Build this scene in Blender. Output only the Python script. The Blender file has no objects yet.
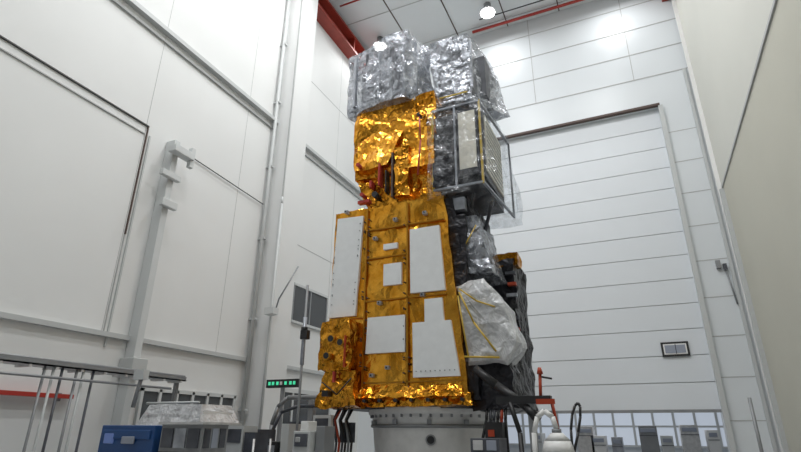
import bpy, bmesh, math, random
from mathutils import Matrix, Vector, noise
random.seed(4)
SC=bpy.context.scene
try:
    SC.view_settings.view_transform='Standard'; SC.view_settings.look='None'
except Exception: pass

# ---------------- camera ----------------
cd=bpy.data.cameras.new('camera'); cam=bpy.data.objects.new('camera',cd); SC.collection.objects.link(cam)
cd.lens=36*517/801; cd.sensor_width=36
cam.matrix_world=Matrix.Translation((0,0,1.6))@Matrix.Rotation(math.radians(24.4),4,'Z')@Matrix.Rotation(math.radians(111.7),4,'X')@Matrix.Rotation(math.radians(0.4),4,'Z')
SC.camera=cam

# ---------------- materials ----------------
def mat(name,col,rough=0.5,metal=0.0,bump=0.0,bscale=8.0,var=0.0,vscale=3.0,emit=None,estr=0,spec=0.5):
    m=bpy.data.materials.new(name); m.use_nodes=True; nt=m.node_tree; N=nt.nodes; L=nt.links
    p=N['Principled BSDF']
    p.inputs['Base Color'].default_value=(*col,1); p.inputs['Roughness'].default_value=rough; p.inputs['Metallic'].default_value=metal
    p.inputs['Specular IOR Level'].default_value=spec
    tc=N.new('ShaderNodeTexCoord')
    if var>0:
        n=N.new('ShaderNodeTexNoise'); n.inputs['Scale'].default_value=vscale; n.inputs['Detail'].default_value=4
        L.new(tc.outputs['Object'],n.inputs['Vector'])
        r=N.new('ShaderNodeValToRGB'); r.color_ramp.elements[0].position=0.3; r.color_ramp.elements[1].position=0.7
        r.color_ramp.elements[0].color=(*[c*(1-var) for c in col],1); r.color_ramp.elements[1].color=(*[min(1,c*(1+var)) for c in col],1)
        L.new(n.outputs['Fac'],r.inputs['Fac']); L.new(r.outputs['Color'],p.inputs['Base Color'])
    if bump>0:
        n=N.new('ShaderNodeTexNoise'); n.inputs['Scale'].default_value=bscale; n.inputs['Detail'].default_value=5
        L.new(tc.outputs['Object'],n.inputs['Vector'])
        b=N.new('ShaderNodeBump'); b.inputs['Strength'].default_value=bump; b.inputs['Distance'].default_value=0.03
        L.new(n.outputs['Fac'],b.inputs['Height']); L.new(b.outputs['Normal'],p.inputs['Normal'])
    if emit:
        p.inputs['Emission Color'].default_value=(*emit,1); p.inputs['Emission Strength'].default_value=estr
    return m

def foil(name,c1,c2,rough,bs=0.6,dist=0.03,s1=5,s2=16,metal=1.0,cs=2.5,k2=0.3):
    m=mat(name,c1,rough,metal); nt=m.node_tree; N=nt.nodes; L=nt.links; p=N['Principled BSDF']
    tc=N.new('ShaderNodeTexCoord')
    w=N.new('ShaderNodeTexNoise'); w.inputs['Scale'].default_value=3; w.inputs['Detail'].default_value=3; L.new(tc.outputs['Object'],w.inputs['Vector'])
    add=N.new('ShaderNodeMixRGB'); add.blend_type='ADD'; add.inputs['Fac'].default_value=0.45
    L.new(tc.outputs['Object'],add.inputs[1]); L.new(w.outputs['Color'],add.inputs[2])
    v=N.new('ShaderNodeTexVoronoi'); v.feature='F1'; v.inputs['Scale'].default_value=s1; L.new(add.outputs[0],v.inputs['Vector'])
    v2=N.new('ShaderNodeTexVoronoi'); v2.feature='F1'; v2.inputs['Scale'].default_value=s2; L.new(add.outputs[0],v2.inputs['Vector'])
    ma=N.new('ShaderNodeMath'); ma.operation='MULTIPLY_ADD'; ma.inputs[1].default_value=k2
    L.new(v2.outputs['Distance'],ma.inputs[0]); L.new(v.outputs['Distance'],ma.inputs[2])
    b=N.new('ShaderNodeBump'); b.inputs['Strength'].default_value=bs; b.inputs['Distance'].default_value=dist
    L.new(ma.outputs[0],b.inputs['Height']); L.new(b.outputs['Normal'],p.inputs['Normal'])
    n=N.new('ShaderNodeTexNoise'); n.inputs['Scale'].default_value=cs; n.inputs['Detail'].default_value=7; n.inputs['Roughness'].default_value=0.7; L.new(tc.outputs['Object'],n.inputs['Vector'])
    r=N.new('ShaderNodeValToRGB'); r.color_ramp.elements[0].position=0.38; r.color_ramp.elements[1].position=0.6
    r.color_ramp.elements[0].color=(*c1,1); r.color_ramp.elements[1].color=(*c2,1)
    L.new(n.outputs['Fac'],r.inputs['Fac']); L.new(r.outputs['Color'],p.inputs['Base Color'])
    return m

def film(name,col=(0.85,0.87,0.9),lo=0.25,hi=0.75,sc=5,metal=0.55,rough=0.16):
    m=foil(name,col,[c*0.75 for c in col],rough,0.8,0.03,6,18,metal=metal); nt=m.node_tree; N=nt.nodes; L=nt.links; p=N['Principled BSDF']
    t=N.new('ShaderNodeBsdfTransparent'); t.inputs['Color'].default_value=(0.93,0.94,0.95,1)
    mx=N.new('ShaderNodeMixShader'); tc=N.new('ShaderNodeTexCoord')
    n=N.new('ShaderNodeTexNoise'); n.inputs['Scale'].default_value=sc; n.inputs['Detail'].default_value=7; n.inputs['Distortion'].default_value=1.2
    L.new(tc.outputs['Object'],n.inputs['Vector'])
    mr=N.new('ShaderNodeMapRange'); mr.inputs['From Min'].default_value=0.4; mr.inputs['From Max'].default_value=0.62
    mr.inputs['To Min'].default_value=lo; mr.inputs['To Max'].default_value=hi
    L.new(n.outputs['Fac'],mr.inputs['Value']); L.new(mr.outputs[0],mx.inputs['Fac'])
    L.new(t.outputs[0],mx.inputs[1]); L.new(p.outputs[0],mx.inputs[2]); L.new(mx.outputs[0],N['Material Output'].inputs['Surface'])
    return m

WALL=mat('wall_paint_white',(0.72,0.73,0.725),0.6,var=0.02,vscale=0.6,spec=0.3)
WALLB=mat('wall_panel_cool',(0.66,0.695,0.72),0.33,var=0.02,vscale=0.6,spec=0.45)
WALLR=mat('wall_paint_beige',(0.50,0.49,0.42),0.6,var=0.03,vscale=0.5,spec=0.3)
WALLRU=mat('wall_paint_upper',(0.60,0.60,0.55),0.6,var=0.02,vscale=0.5,spec=0.3)
WALLD=mat('wall_rear_grey',(0.27,0.28,0.29),0.6)
SEAM=mat('panel_seam',(0.42,0.43,0.43),0.6)
SEAMD=mat('dark_seam',(0.08,0.05,0.04),0.6)
LEDGE=mat('ledge_grey',(0.50,0.52,0.52),0.5)
DOORM=mat('door_panel_white',(0.67,0.705,0.74),0.4,var=0.015,vscale=0.8,spec=0.4)
FLOOR=mat('floor_epoxy',(0.40,0.41,0.42),0.25,var=0.05,vscale=0.7)
CEIL=mat('ceiling_panel',(0.72,0.75,0.77),0.6)
RED=mat('red_paint',(0.30,0.04,0.025),0.45,var=0.15)
REDP=mat('red_pipe',(0.42,0.04,0.03),0.4)
BLK=mat('black_plastic',(0.02,0.02,0.022),0.45)
MLIB=foil('black_mli',(0.010,0.010,0.013),(0.03,0.03,0.038),0.35,0.7,0.04,6,16,metal=0.3)
GREY=mat('grey_steel',(0.26,0.27,0.28),0.45,0.2,var=0.1)
ALU=mat('aluminium',(0.60,0.60,0.60),0.4,0.35,var=0.15,vscale=9)
RING=mat('adapter_aluminium',(0.74,0.74,0.73),0.45,0.15,var=0.08,vscale=7)
LGREY=mat('light_grey_paint',(0.58,0.60,0.60),0.45)
BLUE=mat('blue_paint',(0.015,0.07,0.22),0.4,var=0.1)
WHITE=mat('white_paint',(0.78,0.78,0.77),0.45)
OSR=mat('radiator_white',(0.82,0.84,0.85),0.35,var=0.03,vscale=10)
OSRB=mat('radiator_cream',(0.85,0.81,0.70),0.35,var=0.05,vscale=10)
GOLD=foil('gold_foil',(0.66,0.265,0.018),(0.90,0.45,0.06),0.24,0.55,0.034,2.4,9,k2=0.2)
GOLDD=foil('gold_foil_dark',(0.40,0.145,0.008),(0.86,0.40,0.045),0.22,0.8,0.055,3.0,10,cs=3.5,k2=.25)
GTAPE=mat('gold_tape',(0.50,0.24,0.03),0.35,0.9)
YTAPE=mat('kapton_tape_yellow',(0.62,0.42,0.06),0.3)
FILM=film('silver_bag_film',(0.62,0.65,0.71),lo=0.28,hi=0.88,metal=0.5,rough=0.2)
FILMW=film('white_film',(0.80,0.81,0.83),0.72,0.97,metal=0.15,rough=0.25)
FILMT=film('thin_film',(0.80,0.82,0.86),lo=0.02,hi=0.24)
INST=mat('instrument_grey',(0.07,0.075,0.09),0.5,var=0.4,vscale=4)
INSTD=mat('instrument_dark',(0.022,0.024,0.03),0.4,var=0.4,vscale=4)
INSTL=mat('instrument_silver',(0.36,0.38,0.42),0.35,0.4,var=0.4,vscale=5)
DGL=mat('dark_glass',(0.07,0.075,0.08),0.1)
ORG=mat('orange_red',(0.42,0.05,0.015),0.45)
GRN=mat('led_green',(0.05,0.5,0.3),0.5,emit=(0.1,1,0.5),estr=0.5)
LAMP=mat('lamp_emitter',(1,1,1),0.5,emit=(1,0.99,0.96),estr=16)
SCRB=mat('screen_blue',(0.1,0.16,0.4),0.3,emit=(0.3,0.45,0.9),estr=0.1)
SCRG=mat('screen_grey',(0.3,0.33,0.4),0.3)
DAY=mat('daylight_panel',(0.5,0.55,0.6),0.5,emit=(0.78,0.86,1.0),estr=0.36)

# ---------------- builders ----------------
class B:
    def __init__(s,name,parent=None):
        s.name=name; s.bm=bmesh.new(); s.mats=[]; s.parent=parent
    def mi(s,m):
        if m not in s.mats: s.mats.append(m)
        return s.mats.index(m)
    def box(s,x0,x1,y0,y1,z0,z1,m,rot=None,piv=None):
        c=[(x0,y0,z0),(x1,y0,z0),(x1,y1,z0),(x0,y1,z0),(x0,y0,z1),(x1,y0,z1),(x1,y1,z1),(x0,y1,z1)]
        return s.hex(c,m,rot,piv)
    def hex(s,c,m,rot=None,piv=None):
        k=s.mi(m)
        vs=[Vector(p) for p in c]
        if rot is not None:
            P=Vector(piv) if piv else sum(vs,Vector())/8
            vs=[rot@(v-P)+P for v in vs]
        v=[s.bm.verts.new(p) for p in vs]
        for f in [(0,3,2,1),(4,5,6,7),(0,1,5,4),(1,2,6,5),(2,3,7,6),(3,0,4,7)]:
            fc=s.bm.faces.new([v[i] for i in f]); fc.material_index=k
        return s
    def cyl(s,p0,p1,r,m,r2=None,n=12,cap=True,smooth=True):
        k=s.mi(m); p0=Vector(p0); p1=Vector(p1); r2=r if r2 is None else r2
        q=(p1-p0).to_track_quat('Z','Y')
        a=[];b=[]
        for i in range(n):
            t=2*math.pi*i/n; o=Vector((math.cos(t),math.sin(t),0))
            a.append(s.bm.verts.new(p0+q@(o*r))); b.append(s.bm.verts.new(p1+q@(o*r2)))
        for i in range(n):
            j=(i+1)%n; f=s.bm.faces.new([a[i],a[j],b[j],b[i]]); f.material_index=k; f.smooth=smooth
        if cap:
            f=s.bm.faces.new(a[::-1]); f.material_index=k; f=s.bm.faces.new(b); f.material_index=k
        return s
    def tube(s,pts,r,m,n=8):
        for a,b in zip(pts[:-1],pts[1:]): s.cyl(a,b,r,m,n=n)
        return s
    def lathe(s,cx,cy,prof,m,n=48):
        k=s.mi(m); rings=[]
        for r,z in prof: rings.append([s.bm.verts.new((cx+r*math.cos(2*math.pi*i/n),cy+r*math.sin(2*math.pi*i/n),z)) for i in range(n)])
        for a,b in zip(rings[:-1],rings[1:]):
            for i in range(n):
                j=(i+1)%n; f=s.bm.faces.new([a[i],a[j],b[j],b[i]]); f.material_index=k; f.smooth=True
        return s
    def crumple(s,c,m,cell=0.1,amp=0.03,sc=3.0,seed=0.0,skip=(),fine=0.3):
        k=s.mi(m); c=[Vector(p) for p in c]; new=[]
        for fi,f in enumerate([(0,1,2,3),(4,5,6,7),(0,1,5,4),(1,2,6,5),(2,3,7,6),(3,0,4,7)]):
            if fi in skip: continue
            a,b,d,e=[c[i] for i in f]
            nu=max(1,int(round(max((b-a).length,(d-e).length)/cell))); nv=max(1,int(round(max((e-a).length,(d-b).length)/cell)))
            g=[[None]*(nv+1) for _ in range(nu+1)]
            for i in range(nu+1):
                for j in range(nv+1):
                    u=i/nu; v=j/nv
                    p=(a*(1-u)+b*u)*(1-v)+(e*(1-u)+d*u)*v
                    g[i][j]=s.bm.verts.new(p); new.append(g[i][j])
            for i in range(nu):
                for j in range(nv):
                    q=[g[i][j],g[i+1][j],g[i+1][j+1],g[i][j+1]]
                    t=(i+j+int(seed*7))%2
                    for tri in ([q[0],q[1],q[2]],[q[0],q[2],q[3]]) if t else ([q[0],q[1],q[3]],[q[1],q[2],q[3]]):
                        fc=s.bm.faces.new(tri); fc.material_index=k
        bmesh.ops.remove_doubles(s.bm,verts=new,dist=1e-4)
        new=[v for v in new if v.is_valid]
        S=Vector((seed*3.7,seed*1.3,seed*2.1))
        for v in new:
            p=v.co.copy()
            n1=noise.noise_vector(p*sc+S); n2=noise.noise_vector(p*sc*3.1+S*2)
            v.co=p+n1*amp+n2*amp*fine
        bmesh.ops.recalc_face_normals(s.bm,faces=list({f for v in new for f in v.link_faces}))
        return s
    def done(s,bevel=0.0,fixn=False):
        me=bpy.data.meshes.new(s.name)
        if fixn: bmesh.ops.recalc_face_normals(s.bm,faces=s.bm.faces)
        s.bm.to_mesh(me); s.bm.free()
        for m in s.mats: me.materials.append(m)
        o=bpy.data.objects.new(s.name,me); SC.collection.objects.link(o)
        if bevel>0:
            b=o.modifiers.new('bevel','BEVEL'); b.width=bevel; b.segments=2; b.limit_method='ANGLE'
        if s.parent: o.parent=s.parent
        return o
def empty(name):
    e=bpy.data.objects.new(name,None); SC.collection.objects.link(e); return e
def hx(x0,x1,y0,y1,z0,z1,tx0=None,tx1=None,ty0=None,ty1=None):
    tx0=x0 if tx0 is None else tx0; tx1=x1 if tx1 is None else tx1; ty0=y0 if ty0 is None else ty0; ty1=y1 if ty1 is None else ty1
    return [(x0,y0,z0),(x1,y0,z0),(x1,y1,z0),(x0,y1,z0),(tx0,ty0,z1),(tx1,ty0,z1),(tx1,ty1,z1),(tx0,ty1,z1)]

XL,XR,YB,YR,ZC=-8.2,2.68,15.0,-9.0,15.3
# ---------------- room ----------------
B('floor').box(XL-0.3,XR+0.3,YR-0.3,YB+14,-0.2,0,FLOOR).done()
c=B('ceiling').box(XL-0.3,XR+0.3,YR-0.3,YB+0.3,ZC,ZC+0.2,CEIL)
for x in [-8,-6.2,-4.4,-2.6,-0.8,1.0]: c.box(x,x+0.035,YR,YB,ZC-0.02,ZC,SEAMD)
for y in range(-8,15,2): c.box(XL,XR,y+0.6,y+0.62,ZC-0.015,ZC,SEAM)
c.done()
w=B('wall_left').box(XL-0.3,XL,YR-0.3,YB+0.3,0,ZC,WALL)
for y in [0.5,3.0,5.9,8.6,12.9]: w.box(XL,XL+0.004,y,y+0.008,3.1,ZC,SEAM)
w.box(XL,XL+0.005,9.66,YB,11.9,11.92,SEAM); w.box(XL,XL+0.005,9.66,YB,6.4,6.42,SEAM)
w.done()
l=B('trim_1')
l.box(XL,XL+0.13,YR,YB,9.42,9.52,LEDGE); l.box(XL,XL+0.05,YR,YB,9.22,9.26,SEAM)
l.box(XL,XL+0.08,YR,YB,3.06,3.14,LEDGE)
l.done()
B('wall_rear').box(XL-0.3,XR+0.3,YR-0.3,YR,0,ZC,WALLD).done()
DX0,DX1,DZ=-7.1,1.60,10.65
w=B('wall_back'); T=0.35
w.box(XL,DX0,YB,YB+T,0,ZC,WALLB); w.box(DX1,XR,YB,YB+T,0,ZC,WALLB); w.box(DX0,DX1,YB,YB+T,DZ,ZC,WALLB)
z=0.9
while z<ZC:
    if z<DZ: w.box(DX1+0.12,2.44,YB-0.006,YB,z,z+0.022,SEAM)
    z+=0.98
for z in [11.75,12.7,13.65,14.6]: w.box(XL,XR,YB-0.01,YB,z,z+0.03,SEAM)
for x in [-4.9,-1.9,1.1]: w.box(x,x+0.02,YB-0.008,YB,11.75,ZC,SEAM)
w.box(2.44,2.52,YB-0.06,YB,0,11.75,LEDGE)
w.done()
f=B('trim_2')
f.box(DX0-0.05,DX1+0.05,YB-0.12,YB,DZ,DZ+0.07,SEAMD)
f.box(DX1,DX1+0.12,YB-0.10,YB,0,DZ,LEDGE); f.box(DX0-0.12,DX0,YB-0.10,YB,0,DZ,LEDGE)
f.done()
d=B('door_1'); z=2.13; h=(DZ-2.13)/13; i=0
d.box(DX0,DX1,YB+0.14,YB+0.16,2.13,DZ,LEDGE)
while i<13:
    d.box(DX0,DX1,YB+0.10,YB+0.14,z+0.009,z+h-0.009,DOORM); z+=h; i+=1
d.box(DX0,DX1,YB+0.05,YB+0.16,2.08,2.15,GREY)
d.box(0.55,1.18,YB+0.05,YB+0.10,3.42,3.78,BLK); d.box(0.60,1.13,YB+0.04,YB+0.06,3.47,3.73,WHITE); d.box(0.63,1.10,YB+0.03,YB+0.05,3.50,3.70,SCRG)
d.box(0.87,0.885,YB+0.025,YB+0.06,3.48,3.72,BLK)
d.done()
w=B('wall_right').box(XR,XR+0.3,YR-0.3,YB+0.3,0,ZC,WALLR)
w.done()
w=B('trim_3'); w.box(XR-0.02,XR,YR,YB,7.72,ZC,WALLRU); w.box(XR-0.03,XR,YR,YB,7.66,7.72,SEAM)
w.box(XR-0.10,XR-0.0,YB-0.35,YB-0.27,0,7.6,LEDGE); w.box(XR-0.12,XR,YB-0.22,YB-0.18,0,ZC,WHITE)
w.done()
w=B('wall_hall'); w.box(XL-0.3,XL,YB+T,28,0,5,WALLB); w.box(4,4.3,YB+T,28,0,5,WALLB); w.box(XL-0.3,4.3,28,28.3,0,5,WALLB)
w.box(XL-0.3,4.3,YB+T,28.3,5,5.2,CEIL); w.done()
wn=B('window_1'); wn.box(-7.5,3.6,27.9,27.97,1.1,3.4,DAY)
for i in range(14): x=-7.5+i*0.85; wn.box(x-0.05,x+0.05,27.8,27.9,1.0,3.4,LGREY)
for z in (1.05,1.9,2.7,3.4): wn.box(-7.5,3.6,27.82,27.9,z-0.04,z+0.04,LGREY)
wn.done()
q=B('storage_rack')
for k in range(10):
    x=-3.8+k*0.66+random.uniform(-.15,.15); ww=random.uniform(.3,.6); hh=1.35+random.random()*0.6
    q.box(x,x+ww,20,20.8,0,hh,[LGREY,GREY,ALU,WHITE,INSTL,GREY,LGREY,ALU,WHITE,GREY][k]); q.box(x,x+ww,19.98,20,hh-.3,hh-.28,INST); q.box(x+.05,x+ww-.05,19.98,20,hh-.2,hh-.08,SCRG)
q.done(bevel=0.02)

c=B('wall_column'); c.box(XL,-7.68,9.66,10.45,0,ZC,WALL); c.box(-7.70,-7.675,9.64,9.68,0,ZC,SEAM); c.done()
c=B('drain_pipe'); c.tube([(XL+0.12,9.53,0),(XL+0.12,9.53,14.2)],0.05,LEDGE); c.tube([(-7.6,9.56,0.0),(-7.6,9.56,6.9),(-7.65,9.6,7.1)],0.03,LEDGE)
for z in (2,4,6,8,10,12): c.box(XL+.01,XL+0.2,9.5,9.6,z,z+0.05,LEDGE)
c.done()
c=B('wall_conduit'); c.box(XL,XL+0.03,YR,5.95,7.165,7.19,BLK); c.box(XL,XL+0.03,5.93,5.95,4.9,7.19,SEAMD)
c.box(XL,XL+0.025,YR,5.9,6.98,7.0,SEAM); c.box(XL,XL+0.02,5.93,5.945,3.14,4.9,SEAM)
c.tube([(XL+0.03,6.6,7.1),(XL+0.05,9.5,6.95)],0.012,BLK); c.box(XL,XL+0.03,6.0,6.03,2.9,7.0,LEDGE); c.done()
c=B('jib_post'); c.box(XL+.01,-7.95,6.42,6.56,0,7.1,LGREY); c.box(-7.95,-7.85,6.32,6.68,5.6,5.75,LGREY); c.box(-7.95,-7.75,6.3,6.8,6.75,6.9,LGREY)
c.box(-7.95,-7.85,6.2,6.65,6.2,6.32,LGREY); c.box(-7.9,-7.8,6.75,6.85,6.6,7.05,LGREY); c.box(XL+.01,-7.85,6.35,6.65,2.5,2.75,LEDGE); c.done(bevel=0.01)

c=B('crane_rail'); c.box(XL,XL+0.12,YR,YB,14.45,15.0,RED); c.box(XL,XL+0.42,YR,YB,14.38,14.46,RED); c.box(XL,XL+0.42,YR,YB,15.0,15.08,RED)
for y in range(-8,15,3): c.box(XL,XL+0.4,y,y+0.05,14.46,15.0,RED)
c.done()
c=B('crane_rail'); c.box(XR-0.15,XR,YR,YB,14.5,15.1,RED); c.box(XR-0.35,XR,YR,YB,14.42,14.5,RED); c.done()
c=B('sprinkler_pipe'); c.tube([(-7.6,11.6,15.15),(-4.6,11.6,15.15)],0.03,REDP)
c.tube([(-3.8,14.6,15.12),(0.3,14.6,15.12)],0.05,REDP); c.tube([(-3.4,14.1,15.12),(-0.3,14.1,15.12)],0.02,BLK)
c.done()
for (x,y) in [(-7.1,13.7),(-3.0,13.7),(0.9,13.7),(-6.0,8.5),(-3,8.5),(0.2,8.5),(-6.0,3),(-3,3),(0.2,3),(-3,-3)]:
    e=B('ceiling_lamp'); e.cyl((x,y,15.3),(x,y,15.1),0.12,GREY,n=16); e.cyl((x,y,15.1),(x,y,14.92),0.14,ALU,r2=0.27,n=24); e.cyl((x,y,14.92),(x,y,14.905),0.24,LAMP,n=24); e.done()
    ld=bpy.data.lights.new('lamp_light','AREA'); ld.shape='DISK'; ld.size=0.7; ld.energy=(205 if y<13 else 50)*(0.9 if y<0 else 1)*(0.85 if x<-5 else 1); ld.color=(0.99,0.997,1)
    lo=bpy.data.objects.new('lamp_light',ld); lo.location=(x,y,14.88); SC.collection.objects.link(lo)
ld=bpy.data.lights.new('hall_light','AREA'); ld.size=6; ld.energy=200; lo=bpy.data.objects.new('hall_light',ld); lo.location=(-2,21,4.9); SC.collection.objects.link(lo)
wd=bpy.data.worlds.new('world'); SC.world=wd; wd.use_nodes=True; wd.node_tree.nodes['Background'].inputs[0].default_value=(0.8,0.85,0.9,1); wd.node_tree.nodes['Background'].inputs[1].default_value=0.3

# ---------------- satellite ----------------
SAT=empty('satellite')
b=B('body_foil',SAT)
b.crumple(hx(-4.36,-2.12,6.9,9.0,1.98,5.02,-4.33,-2.40),GOLD,cell=0.085,amp=0.022,sc=3.0,seed=1,fine=.35)
b.done()
b=B('body_side_mli',SAT)
b.crumple([(-2.14,7.0,2.0),(-2.0,7.0,2.0),(-2.0,9.0,2.0),(-2.14,9.0,2.0),(-2.42,7.0,5.0),(-2.28,7.0,5.0),(-2.28,9.0,5.0),(-2.42,9.0,5.0)],MLIB,cell=0.12,amp=0.03,seed=2); b.done()
def panel(name,pts,y=6.85,m=OSR):
    p=B(name,SAT); k=p.mi(m)
    fr=[p.bm.verts.new((x,y,z)) for x,z in pts]; bk=[p.bm.verts.new((x,y+0.06,z)) for x,z in pts]
    n=len(pts); p.bm.faces.new(fr).material_index=k; p.bm.faces.new(bk[::-1])
    for i in range(n): p.bm.faces.new([fr[i],fr[(i+1)%n],bk[(i+1)%n],bk[i]])
    return p.done(fixn=True)
panel('radiator_left',[(-4.33,3.24),(-3.86,3.24),(-3.78,4.88),(-4.26,4.90)])
panel('radiator_tall',[(-2.94,3.50),(-2.40,3.50),(-2.47,4.51),(-2.95,4.51)])
panel('radiator_small',[(-3.39,3.66),(-3.09,3.66),(-3.09,4.0),(-3.39,4.0)])
panel('radiator_strip',[(-3.40,4.24),(-3.16,4.24),(-3.16,4.33),(-3.40,4.33)])
panel('radiator_square',[(-3.66,2.66),(-3.03,2.66),(-3.03,3.19),(-3.64,3.19)])
panel('radiator_stepped',[(-2.90,2.30),(-2.22,2.30),(-2.33,3.06),(-2.43,3.06),(-2.45,3.39),(-2.72,3.39),(-2.72,3.06),(-2.91,3.06)])
s=B('foil_seams',SAT)
for x0,x1,z0,z1 in [(-3.72,-3.70,2.05,4.98),(-3.01,-2.985,2.05,4.98)]:
    s.box(x0,x1,6.86,6.90,z0,z1,GTAPE)
for x0,x1,z in [(-3.7,-3.0,4.12),(-3.7,-2.4,3.44),(-4.32,-3.72,3.2),(-3.7,-2.4,4.6),(-3.7,-2.2,2.24)]:
    s.box(x0,x1,6.86,6.90,z,z+0.018,GTAPE)
random.seed(9)
for i in range(60):
    x=random.choice([-3.67,-3.05,-2.97,-3.75]) ; z=random.uniform(2.1,4.9); s.cyl((x,6.85,z),(x,6.89,z),0.012,SEAMD,n=6)
for i in range(30):
    z=random.uniform(3.35,4.8); x=random.choice([-4.28,-3.90+0.05*(z-3.24)]) ; s.cyl((x,6.835,z),(x,6.87,z),0.008,GREY,n=6)
for i in range(9): s.cyl((-2.85+i*0.07,6.835,2.38),(-2.85+i*0.07,6.87,2.38),0.008,GREY,n=6)
for (x,z) in [(-3.55,4.45),(-3.2,4.72),(-2.7,4.75),(-3.45,3.4),(-3.3,2.45),(-4.1,5.0),(-2.75,3.46),(-3.85,3.1),(-3.55,2.35)]:
    s.box(x-.03,x+.03,6.83,6.9,z-.025,z+.025,INSTL); s.cyl((x,6.81,z),(x,6.84,z),0.012,BLK,n=6)
s.done()
u=B('lower_left_unit',SAT)
u.crumple(hx(-4.34,-3.80,6.62,6.95,2.42,3.14,-4.28,-3.80),GOLDD,cell=0.06,amp=0.04,sc=5,seed=3,fine=.5)
u.crumple(hx(-4.38,-3.70,6.68,7.0,1.92,2.42,-4.22,-3.75),GOLDD,cell=0.06,amp=0.045,sc=5,seed=4,fine=.5)
for (x,z) in [(-4.08,2.86),(-4.14,2.62),(-3.92,2.80)]:
    u.cyl((x,6.54,z),(x,6.66,z),0.06,GTAPE,r2=0.045,n=14); u.cyl((x,6.535,z),(x,6.55,z),0.045,BLK,n=14)
u.box(-3.86,-3.845,6.56,6.6,2.45,2.9,ORG)
u.box(-4.05,-4.02,6.60,6.66,2.25,2.4,REDP); u.box(-4.2,-4.1,6.58,6.66,2.06,2.14,BLK)
u.tube([(-4.2,6.58,2.25),(-3.95,6.58,2.08),(-3.75,6.62,2.3)],0.010,BLK)
u.done()
u=B('lower_foil_skirt',SAT)
u.crumple(hx(-4.38,-2.06,6.84,9.02,1.93,2.10,-4.36,-2.10,6.89,9.0),GOLDD,cell=0.06,amp=0.028,sc=6,seed=5,fine=.5)
for i in range(9):
    x=-4.1+i*0.24; u.cyl((x,6.76,2.0),(x,6.84,2.0),0.024,BLK,n=10)
u.crumple(hx(-3.75,-2.2,6.78,6.95,2.04,2.2,-3.7,-2.2,6.86,6.9),GOLDD,cell=0.06,amp=0.03,sc=6,seed=6,fine=.4)
u.box(-4.25,-2.15,7.0,8.95,1.90,1.95,INST)
u.done()
t=B('tower_foil',SAT)
t.crumple(hx(-4.02,-2.50,6.95,8.6,5.55,7.02,-4.08,-2.56),GOLDD,cell=0.08,amp=0.075,sc=1.9,seed=7,fine=.28)
t.crumple(hx(-3.72,-2.46,6.95,8.6,4.98,5.6,-4.0,-2.50),GOLDD,cell=0.08,amp=0.05,sc=2.6,seed=8,fine=.35)
t.crumple(hx(-3.95,-3.35,6.80,7.1,5.7,6.5,-4.0,-3.1,6.98,7.1),GOLD,cell=0.07,amp=0.045,sc=2.6,seed=27,fine=.35)
t.crumple(hx(-3.0,-2.52,6.84,7.1,5.6,6.9,-3.1,-2.56,6.98,7.1),GOLD,cell=0.07,amp=0.045,sc=2.6,seed=28,fine=.35)
t.crumple(hx(-4.32,-2.42,6.95,8.9,4.98,5.10,-4.15,-2.5,7.1,8.8),GOLD,cell=0.08,amp=0.04,sc=4,seed=9)
t.done()
t=B('tower_fittings',SAT)
t.box(-3.49,-3.46,6.78,6.92,5.35,5.75,REDP); t.box(-3.36,-3.34,6.78,6.92,5.2,5.6,BLK); t.box(-3.66,-3.62,6.8,6.92,5.35,5.47,REDP)
t.crumple(hx(-3.2,-2.95,6.80,7.0,5.1,6.0),GOLDD,cell=0.06,amp=0.04,sc=7,seed=10)
t.box(-3.25,-3.22,6.78,6.9,5.1,5.9,SEAMD)
t.cyl((-3.55,6.78,5.2),(-3.55,6.95,5.2),0.05,BLK); t.cyl((-3.85,6.72,5.78),(-3.85,6.95,5.78),0.035,REDP)
t.cyl((-3.8,6.8,5.25),(-3.8,6.95,5.25),0.035,REDP); t.box(-3.9,-3.68,6.86,6.95,5.12,5.17,REDP)
t.tube([(-2.75,6.78,6.5),(-2.72,6.76,6.0),(-2.78,6.78,5.4)],0.014,REDP); t.cyl((-2.75,6.74,6.5),(-2.75,6.86,6.5),0.03,BLK)
for x in (-4.1,-3.5,-3.0): t.cyl((x,7.0,6.95),(x,7.0,7.2),0.03,BLK)
t.box(-4.1,-2.6,7.0,8.4,6.98,7.08,INST)
t.done()
R10=Matrix.Rotation(math.radians(-10),3,'Z')
t=B('top_instrument_left',SAT)
t.box(-4.0,-3.05,7.0,7.5,7.1,8.1,INST,rot=R10); t.box(-3.75,-3.25,6.9,7.6,7.45,7.95,INSTL,rot=R10)
for i in range(5): t.box(-4.1+i*0.25,-4.05+i*0.25,6.88,6.95,7.1,8.2,[INSTL,INST][i%2],rot=R10)
t.box(-4.15,-3.0,6.85,7.6,7.05,7.12,INSTL,rot=R10); t.box(-3.1,-2.85,6.95,7.4,7.1,8.2,INSTL)
t.done()
t=B('top_bag_left',SAT)
base=[(-4.22,6.98,6.98),(-3.0,6.68,6.9),(-2.68,7.35,7.0),(-4.05,7.75,7.0)]; top=[(-4.27,6.94,8.27),(-2.94,6.70,8.36),(-2.74,7.35,8.30),(-4.1,7.6,8.25)]
t.crumple(base+top,FILM,cell=0.10,amp=0.07,sc=2.0,seed=11,fine=0.4); t.done()
t=B('top_instrument_right',SAT)
t.box(-2.6,-2.0,7.35,8.0,7.05,8.1,INSTD); t.box(-2.5,-1.75,7.45,8.2,7.05,7.9,INST)
for z in (7.3,7.7): t.box(-2.62,-1.95,7.3,7.36,z,z+0.05,INSTL)
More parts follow.
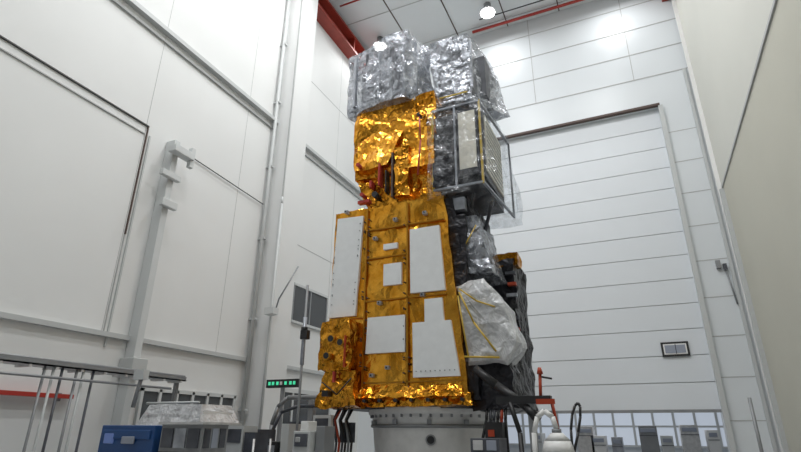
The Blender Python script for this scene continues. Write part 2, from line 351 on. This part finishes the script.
t.cyl((-2.2,7.5,8.05),(-2.2,7.5,8.22),0.2,INSTL); t.box(-2.64,-1.92,7.2,7.3,6.9,7.1,BLK); t.box(-1.98,-1.93,7.25,7.32,7.0,8.15,INSTL)
t.done()
t=B('top_bag_right',SAT)
t.crumple([(-2.62,7.15,6.85),(-1.92,7.15,6.85),(-1.52,8.1,6.95),(-2.6,8.3,6.9),(-2.66,7.15,8.2),(-1.95,7.2,8.25),(-1.76,8.1,8.22),(-2.6,8.2,8.25)],FILM,cell=0.10,amp=0.06,sc=2.2,seed=12,fine=0.4)
t.box(-2.5,-2.0,7.10,7.12,6.96,6.98,YTAPE); t.done()
t=B('mid_instrument',SAT)
t.box(-2.52,-1.80,7.0,8.4,5.2,6.5,INSTD); t.box(-2.55,-2.2,6.93,7.02,5.3,6.45,BLK); t.crumple(hx(-2.56,-2.22,6.86,7.0,5.15,5.7),MLIB,cell=0.08,amp=0.04,sc=6,seed=31)
t.box(-2.13,-1.85,6.93,7.0,5.42,6.46,OSRB); t.box(-1.80,-1.74,7.15,8.2,5.42,6.46,OSRB)
t.box(-2.17,-1.81,6.94,6.99,5.3,6.5,INSTD); t.box(-1.80,-1.76,7.05,8.3,5.3,6.5,INSTD)
for i in range(11): z=5.48+i*0.088; t.box(-1.74,-1.73,7.2,8.15,z,z+0.012,SEAM)
for (x,y) in [(-2.56,6.9),(-2.18,6.9),(-1.76,6.9),(-1.64,8.45)]: t.box(x-0.016,x+0.016,y-0.016,y+0.016,5.1,6.6,YTAPE if x in(-2.56,-1.76) else INSTL)
for z in (5.12,6.58): t.box(-2.56,-1.76,6.88,6.91,z-0.016,z+0.016,INSTL); t.hex([(-1.78,6.9,z-.016),(-1.74,6.9,z-.016),(-1.62,8.45,z-.016),(-1.66,8.45,z-.016),(-1.78,6.9,z+.016),(-1.74,6.9,z+.016),(-1.62,8.45,z+.016),(-1.66,8.45,z+.016)],INSTL)
t.done()
t=B('mid_bag',SAT)
t.crumple(hx(-2.64,-1.50,6.80,8.6,4.98,6.66,-2.64,-1.66,6.82,8.5),FILMT,cell=0.11,amp=0.07,sc=2.6,seed=13); t.done()
t=B('side_structure',SAT)
t.crumple(hx(-2.45,-2.0,7.15,8.4,4.55,5.05,-2.45,-2.1,7.1,8.4),MLIB,cell=0.1,amp=0.05,sc=5,seed=14)
t.crumple(hx(-2.4,-2.1,7.0,8.8,3.6,4.7),MLIB,cell=0.1,amp=0.04,sc=5,seed=15)
t.crumple(hx(-2.2,-1.62,8.0,8.8,2.3,4.2),MLIB,cell=0.1,amp=0.07,sc=4,seed=16)
t.crumple(hx(-2.15,-1.5,7.1,8.6,1.9,2.55,-2.15,-1.62),MLIB,cell=0.1,amp=0.07,sc=4,seed=17)
t.crumple(hx(-1.95,-1.56,8.0,8.3,4.1,4.32),GOLDD,cell=0.07,amp=0.03,sc=6,seed=18)
for k in range(9): t.box(-1.76+0.03*(k%2),-1.60,7.93,8.02,2.5+k*0.18,2.55+k*0.18,[INST,BLK,INSTL,ORG][k%4])
t.tube([(-2.3,7.05,5.0),(-1.95,7.3,4.6),(-2.2,7.2,4.3)],0.025,INST)
t.tube([(-2.0,7.2,5.1),(-2.15,7.3,4.6)],0.025,BLK); t.tube([(-1.8,7.6,5.1),(-2.0,7.7,4.6)],0.03,INST)
t.box(-2.28,-2.1,7.0,7.15,4.78,4.98,INSTL)
t.done()
t=B('bagged_sensor',SAT)
t.crumple(hx(-2.3,-1.98,7.2,7.9,3.95,4.5,-2.3,-2.05),INST,cell=0.12,amp=0.03,seed=19)
t.crumple(hx(-2.38,-1.76,7.05,8.0,3.78,4.66,-2.40,-1.95),FILM,cell=0.10,amp=0.06,sc=3,seed=20,fine=.4)
t.tube([(-2.3,7.0,3.9),(-1.95,7.05,4.5)],0.010,YTAPE)
t.done()
t=B('bagged_antenna',SAT)
P=[(-2.28,3.58),(-1.88,3.66),(-1.58,3.27),(-1.40,2.70),(-1.60,2.44),(-2.14,2.46)]
for (ya,yb,k1,k2,mm,am) in [(6.92,7.65,1.0,0.9,FILMW,0.04),(7.02,7.55,0.82,0.75,LGREY,0.0)]:
    cx=sum(p[0] for p in P)/6; cz=sum(p[1] for p in P)/6; ki=t.mi(mm)
    NP=8; full=[]
    for i in range(6):
        a=P[i]; b2=P[(i+1)%6]
        for j in range(NP): full.append((a[0]+(b2[0]-a[0])*j/NP,a[1]+(b2[1]-a[1])*j/NP))
    def ring(y,k): 
        r=[]
        for x,z in full:
            p=Vector((cx+(x-cx)*k,y,cz+(z-cz)*k)); p+=noise.noise_vector(p*5)*am; r.append(t.bm.verts.new(p))
        return r
    prof=[(ya-0.0,0.02),(ya-0.0,0.35),(ya,0.7),(ya+0.02,0.92),(ya+0.08,k1)]+[(ya+0.08+(yb-ya-0.08)*q/6,k1+(k2-k1)*q/6) for q in range(1,7)]+[(yb+0.02,0.6),(yb+0.02,0.02)]
    rings=[ring(*q) for q in prof]
    for a,b2 in zip(rings[:-1],rings[1:]):
        for i in range(len(a)): j=(i+1)%len(a); f=t.bm.faces.new([a[i],a[j],b2[j],b2[i]]); f.material_index=ki
t.tube([(-2.2,6.88,3.45),(-2.0,6.87,3.0),(-1.72,6.9,2.6)],0.014,YTAPE); t.tube([(-2.2,6.88,3.5),(-1.95,6.88,3.3),(-1.7,6.9,3.2)],0.012,YTAPE)
t.tube([(-2.16,6.88,2.55),(-1.68,6.9,2.52)],0.014,YTAPE); t.tube([(-2.22,6.88,3.4),(-2.1,6.88,2.55)],0.012,YTAPE)
t.done(fixn=True)

# ---------------- stand ----------------
STD=empty('satellite_stand')
st=B('adapter_ring',STD)
cx,cy=-2.98,7.95
st.lathe(cx,cy,[(1.04,1.92),(1.04,1.84),(0.98,1.82),(0.96,1.60),(0.93,1.3),(0.92,1.05),(1.0,1.0),(1.0,0.9),(0.8,0.88),(0.8,0.1),(1.3,0.1),(1.3,0.0)],RING,n=56)
st.lathe(cx,cy,[(0.975,1.70),(1.0,1.69),(1.0,1.66),(0.965,1.65)],GREY,n=56)
for i in range(44):
    a=2*math.pi*i/44; st.cyl((cx+1.0*math.cos(a),cy+1.0*math.sin(a),1.79),(cx+1.0*math.cos(a),cy+1.0*math.sin(a),1.92),0.018,GREY,n=6)
for i in range(12):
    a=2*math.pi*(i+.5)/12; c0,s0=math.cos(a),math.sin(a); st.box(cx+0.98*c0-0.03,cx+0.98*c0+0.03,cy+0.98*s0-0.03,cy+0.98*s0+0.03,1.70,1.76,[INSTL,GREY][i%2],rot=Matrix.Rotation(a,3,'Z'))
st.cyl((cx+0.25,cy-0.88,1.50),(cx+0.27,cy-0.95,1.50),0.05,BLK,n=20); st.cyl((cx+0.24,cy-0.87,1.50),(cx+0.267,cy-0.94,1.50),0.07,GREY,n=20)
for a in (0.6,2.2,3.8,5.4):
    c0,s0=math.cos(a),math.sin(a); st.tube([(cx+0.8*c0,cy+0.8*s0,1.2),(cx+1.5*c0,cy+1.5*s0,0.05)],0.06,GREY); st.box(cx+1.5*c0-.15,cx+1.5*c0+.15,cy+1.5*s0-.15,cy+1.5*s0+.15,0,0.08,GREY)
st.done()
g=B('cable_harness',STD)
for i in range(6):
    x=-1.96+i*0.05; g.tube([(x,7.2,1.95),(x+0.03,7.0,1.75),(x-0.05+0.02*i,6.95,1.4),(x+0.06,6.85,0.0)],0.02,[BLK,INST,INST,BLK,ORG,BLK][i])
for i in range(6):
    x=-4.2+i*0.05; g.tube([(x,7.1,1.95),(x-0.03-0.03*(i%2),7.0,1.75),(x+0.06,6.95,1.45),(x,6.85,0.0)],0.018,[INST,ORG,INST,BLK,GREY,BLK][i])
g.box(-4.12,-3.92,7.0,7.1,1.45,1.72,INST); g.box(-1.90,-1.68,6.8,6.95,1.4,1.72,BLK); g.box(-1.86,-1.78,6.79,6.8,1.55,1.63,ORG); g.done()
g=B('test_equipment_rack'); g.box(-4.15,-3.90,5.9,6.25,0.05,1.60,LGREY); g.box(-4.12,-3.93,5.88,5.9,1.42,1.57,INST); g.box(-4.10,-4.03,5.87,5.89,1.47,1.53,ALU)
g.box(-3.88,-3.75,6.0,6.25,0.0,1.66,GREY); g.box(-4.12,-4.0,6.0,6.2,1.60,1.72,WHITE); g.done(bevel=0.008)
g=B('power_supply_cart'); g.box(-1.82,-1.5,5.9,6.25,0.08,1.54,INST); g.box(-1.79,-1.68,5.89,5.9,1.42,1.52,ALU); g.box(-1.64,-1.53,5.89,5.9,1.42,1.52,SCRG)
for x in (-1.78,-1.55):
    for y in (5.95,6.2): g.cyl((x,y,0),(x,y,.09),.04,BLK)
g.done(bevel=0.008)
r=B('handling_bracket')
r.box(-1.34,-1.26,6.75,6.85,0,1.98,GREY); r.box(-1.72,-1.05,6.72,6.86,1.93,2.02,BLK); r.box(-1.22,-1.0,6.70,6.74,1.92,1.98,ORG)
r.tube([(-2.0,6.82,2.38),(-1.72,6.8,2.16),(-1.36,6.78,1.90),(-1.22,6.76,1.74)],0.055,BLK)
r.tube([(-1.18,6.8,1.95),(-1.16,6.8,2.28)],0.02,ORG); r.cyl((-1.16,6.8,2.28),(-1.16,6.8,2.36),0.04,ORG,r2=0.02); r.tube([(-1.16,6.8,2.25),(-1.02,6.8,2.22)],0.012,BLK)
r.tube([(-1.05,6.8,1.95),(-1.0,6.8,1.6),(-1.0,6.8,0.0)],0.02,ORG)
r.tube([(-1.55,6.74,1.95),(-1.45,6.74,1.6),(-1.40,6.74,0.0)],0.03,BLK)
r.done()
r=B('vacuum_cleaner'); r.cyl((-0.92,6.1,0.1),(-0.92,6.1,1.38),0.18,WHITE,r2=0.18,n=24); r.cyl((-0.92,6.1,1.38),(-0.92,6.1,1.52),0.18,WHITE,r2=0.14,n=24); r.cyl((-0.92,6.1,1.52),(-0.92,6.1,1.60),0.14,WHITE,r2=0.06,n=24); r.cyl((-0.92,6.1,1.60),(-0.92,6.1,1.64),0.05,GREY,n=16); r.cyl((-0.92,6.1,1.36),(-0.92,6.1,1.40),0.186,GREY,n=24); r.cyl((-0.92,6.1,0),(-0.92,6.1,0.1),0.22,BLK,n=24)
r.tube([(-0.92,6.1,1.64),(-0.95,6.1,1.76),(-1.03,6.1,1.82),(-1.11,6.1,1.76),(-1.16,6.1,1.6),(-1.17,6.1,1.2)],0.028,WHITE)
h=[(-0.84+0.12*math.sin(t*0.5)+0.02*t,6.1,1.2+0.70*math.sin(t*0.31)) for t in range(0,11)]
r.tube(h,0.014,BLK); r.done()
r=B('stanchion_pole'); r.cyl((-4.52,6.5,0),(-4.52,6.5,3.70),0.018,GREY); r.cyl((-4.52,6.5,0),(-4.52,6.5,0.04),0.15,GREY,n=24); r.cyl((-4.52,6.5,2.5),(-4.52,6.5,3.2),0.03,INSTL); r.box(-4.56,-4.44,6.46,6.54,2.87,3.0,BLK); r.cyl((-4.52,6.5,3.0),(-4.52,6.5,3.05),0.05,BLK)
r.done()

# ---------------- left side equipment ----------------
r=B('cable_tray'); X=-7.2
r.box(X-0.25,X+0.05,2.0,6.9,2.38,2.40,LEDGE); r.box(X-0.25,X-0.22,2.0,6.9,2.38,2.46,LEDGE); r.box(X+0.02,X+0.05,2.0,6.9,2.38,2.45,GREY)
r.tube([(X,2,2.46),(X,6.9,2.46)],0.02,GREY); r.tube([(X-.1,2,2.46),(X-.1,6.9,2.46)],0.02,LGREY)
for i in range(14): r.box(X-0.25,X+0.05,2.1+i*0.36,2.14+i*0.36,2.35,2.38,ALU)
r.tube([(X+0.05,2.0,2.24),(X+0.05,6.6,2.24)],0.018,GREY)
for i,y in enumerate((4.5,4.62,4.74,4.95,5.05,5.2)): r.tube([(X,y,2.4),(X,y,0)],0.018,[GREY,LEDGE,INST][i%3])
for y in (2.3,6.8): r.box(X-0.12,X-0.06,y,y+0.06,0,2.4,GREY)
r.done()
r=B('wall_bumper_rail'); r.box(XL+.02,XL+.12,2.0,5.6,2.04,2.10,REDP)
for y in (2.2,3.4,4.5,5.4): r.box(XL+.005,XL+.03,y,y+.06,2.0,2.12,GREY)
r.done()
r=B('blue_cabinet'); r.box(-6.0,-5.12,4.6,5.2,0.08,1.65,BLUE); r.box(-5.95,-5.17,4.58,4.6,1.50,1.60,BLUE); r.box(-5.9,-5.75,4.57,4.6,1.45,1.56,SCRB)
for x in (-5.95,-5.2):
    for y in (4.65,5.1): r.cyl((x,y,0),(x,y,0.1),0.04,BLK)
r.box(-5.6,-5.4,4.565,4.59,1.45,1.53,SCRG); r.done(bevel=0.015)
r=B('instrument_rack'); r.box(-5.02,-4.42,4.6,5.0,0.05,1.66,GREY); r.box(-5.05,-4.40,4.57,5.03,1.66,1.685,ALU)
for i in range(3): r.box(-4.99+i*.19,-4.83+i*.19,4.585,4.6,1.42,1.62,[INST,INSTL,INST][i])
for i in range(3): r.box(-4.42,-4.41,4.63+i*.12,4.72+i*.12,1.42,1.62,[INST,SCRG,INST][i])
r.box(-5.02,-4.42,4.59,4.6,1.36,1.38,BLK); r.box(-5.0,-4.44,4.62,4.98,0,0.06,BLK); r.done()
r=B('covered_machine'); r.box(-6.7,-5.5,5.7,6.5,0,1.7,LGREY); r.box(-6.6,-5.6,5.8,6.4,1.7,1.85,WHITE); r.crumple(hx(-6.80,-5.45,5.6,6.6,1.45,1.94,-6.65,-5.65,5.8,6.4),FILMW,cell=0.15,amp=0.018,sc=2.5,seed=22,fine=.2)
r.tube([(-6.6,5.7,1.96),(-5.6,5.7,1.96)],0.015,LGREY)
r.cyl((-6.75,5.6,1.9),(-6.68,5.6,2.35),0.03,GREY); r.box(-6.8,-6.6,5.55,5.65,2.28,2.42,LGREY); r.done()
r=B('workbench'); r.box(-5.9,-4.85,6.7,7.3,0.72,0.76,LGREY)
for x in (-5.87,-4.9):
    for y in (6.72,7.25): r.box(x,x+.04,y,y+.04,0,0.72,GREY)
r.box(-5.8,-5.4,6.8,7.2,0.76,1.62,INST); r.box(-5.38,-5.05,6.8,7.2,0.76,1.45,BLK); r.box(-5.35,-5.1,6.79,6.8,1.15,1.4,INSTL); r.box(-5.75,-5.45,6.79,6.8,1.4,1.56,ALU); r.box(-5.0,-4.87,6.8,7.1,0.76,1.7,LGREY); r.done()
r=B('equipment_trolley'); r.box(-5.35,-4.75,5.9,6.3,0.15,0.2,GREY); r.box(-5.35,-4.75,5.9,6.3,0.8,0.84,GREY); r.box(-5.3,-5.0,5.95,6.25,0.84,1.66,LGREY); r.box(-4.97,-4.8,5.95,6.25,0.84,1.58,INST); r.box(-5.27,-5.03,5.94,5.95,1.45,1.62,INST)
for x in (-5.33,-4.78):
    for y in (5.92,6.27): r.tube([(x,y,0.06),(x,y,1.5)],0.015,ALU); r.cyl((x-.02,y,0.06),(x+.02,y,0.06),0.06,BLK)
r.done()
r=B('led_clock_display'); r.box(-7.1,-6.32,9.0,9.1,2.42,2.58,BLK); r.box(-6.75,-6.68,9.03,9.08,0,2.45,GREY)
for i,x in enumerate([-7.04,-6.95,-6.84,-6.75,-6.64,-6.52,-6.43]): r.box(x,x+0.05,8.985,9.0,2.47,2.535,GRN if i!=3 else WHITE)
r.done()
r=B('window_2')
r.box(XL+0.0,XL+0.03,6.9,9.35,1.0,2.25,DGL)
for i in range(7): y=6.9+i*0.4; r.box(XL,XL+0.06,y-0.03,y+0.03,0.95,2.3,LGREY)
r.box(XL,XL+0.06,6.87,9.38,2.25,2.32,LGREY); r.box(XL,XL+0.06,6.87,9.38,1.62,1.67,LGREY); r.done()
r=B('window_3'); r.box(XL,XL+0.03,11.15,12.75,4.3,5.25,DGL); r.box(XL,XL+0.06,11.1,12.8,5.25,5.32,LGREY); r.box(XL,XL+0.06,11.1,12.8,4.25,4.31,LGREY)
for y in (11.1,11.9,12.75): r.box(XL,XL+0.05,y,y+0.05,4.3,5.25,GREY)
r.done()
r=B('glazed_partition'); r.box(XL,XL+0.04,10.6,13.2,0,2.5,DGL); r.box(XL,XL+0.07,10.55,13.25,2.5,2.6,LGREY)
for y in (10.55,11.4,12.3,13.2): r.box(XL,XL+0.07,y,y+0.06,0,2.5,LGREY)
r.done()
r=B('cctv_camera'); r.tube([(-7.66,9.8,4.3),(-7.45,9.6,4.45),(-7.2,9.9,5.3)],0.018,GREY); r.box(-7.6,-7.35,9.3,9.5,4.05,4.2,LGREY); r.tube([(-7.66,9.8,4.2),(-7.5,9.5,4.15)],0.02,GREY); r.done()
r=B('hose_stand')
r.tube([(-6.1,8.0,0.0),(-6.1,8.0,1.7),(-6.0,8.0,2.0),(-5.8,8.0,2.15),(-4.7,8.0,2.15)],0.04,GREY); r.tube([(-6.0,7.9,0),(-6.0,7.9,1.6),(-5.85,7.9,1.9),(-5.5,7.9,2.0),(-4.7,7.9,2.0)],0.03,INST); r.box(-5.7,-5.4,7.9,8.1,0,1.75,INST)
r.box(-5.3,-5.2,7.9,8.0,0,2.1,GREY); r.box(-5.15,-4.8,7.85,8.0,0.0,1.85,LGREY); r.box(-5.1,-4.85,7.84,7.85,1.5,1.8,INST)
r.done()
r=B('wall_switch_box'); r.box(2.15,2.25,YB-0.12,YB,5.55,5.75,GREY); r.done()
r=B('wall_switch_box'); r.box(2.3,2.38,YB-0.1,YB,5.5,5.65,INST); r.tube([(2.34,YB-.05,5.5),(2.42,YB-.05,4.6)],0.02,GREY); r.done()
r=B('door_guard_post'); r.tube([(1.95,13.2,0),(1.95,13.2,2.3)],0.035,GREY); r.cyl((1.95,13.2,0),(1.95,13.2,0.05),0.15,GREY); r.done()
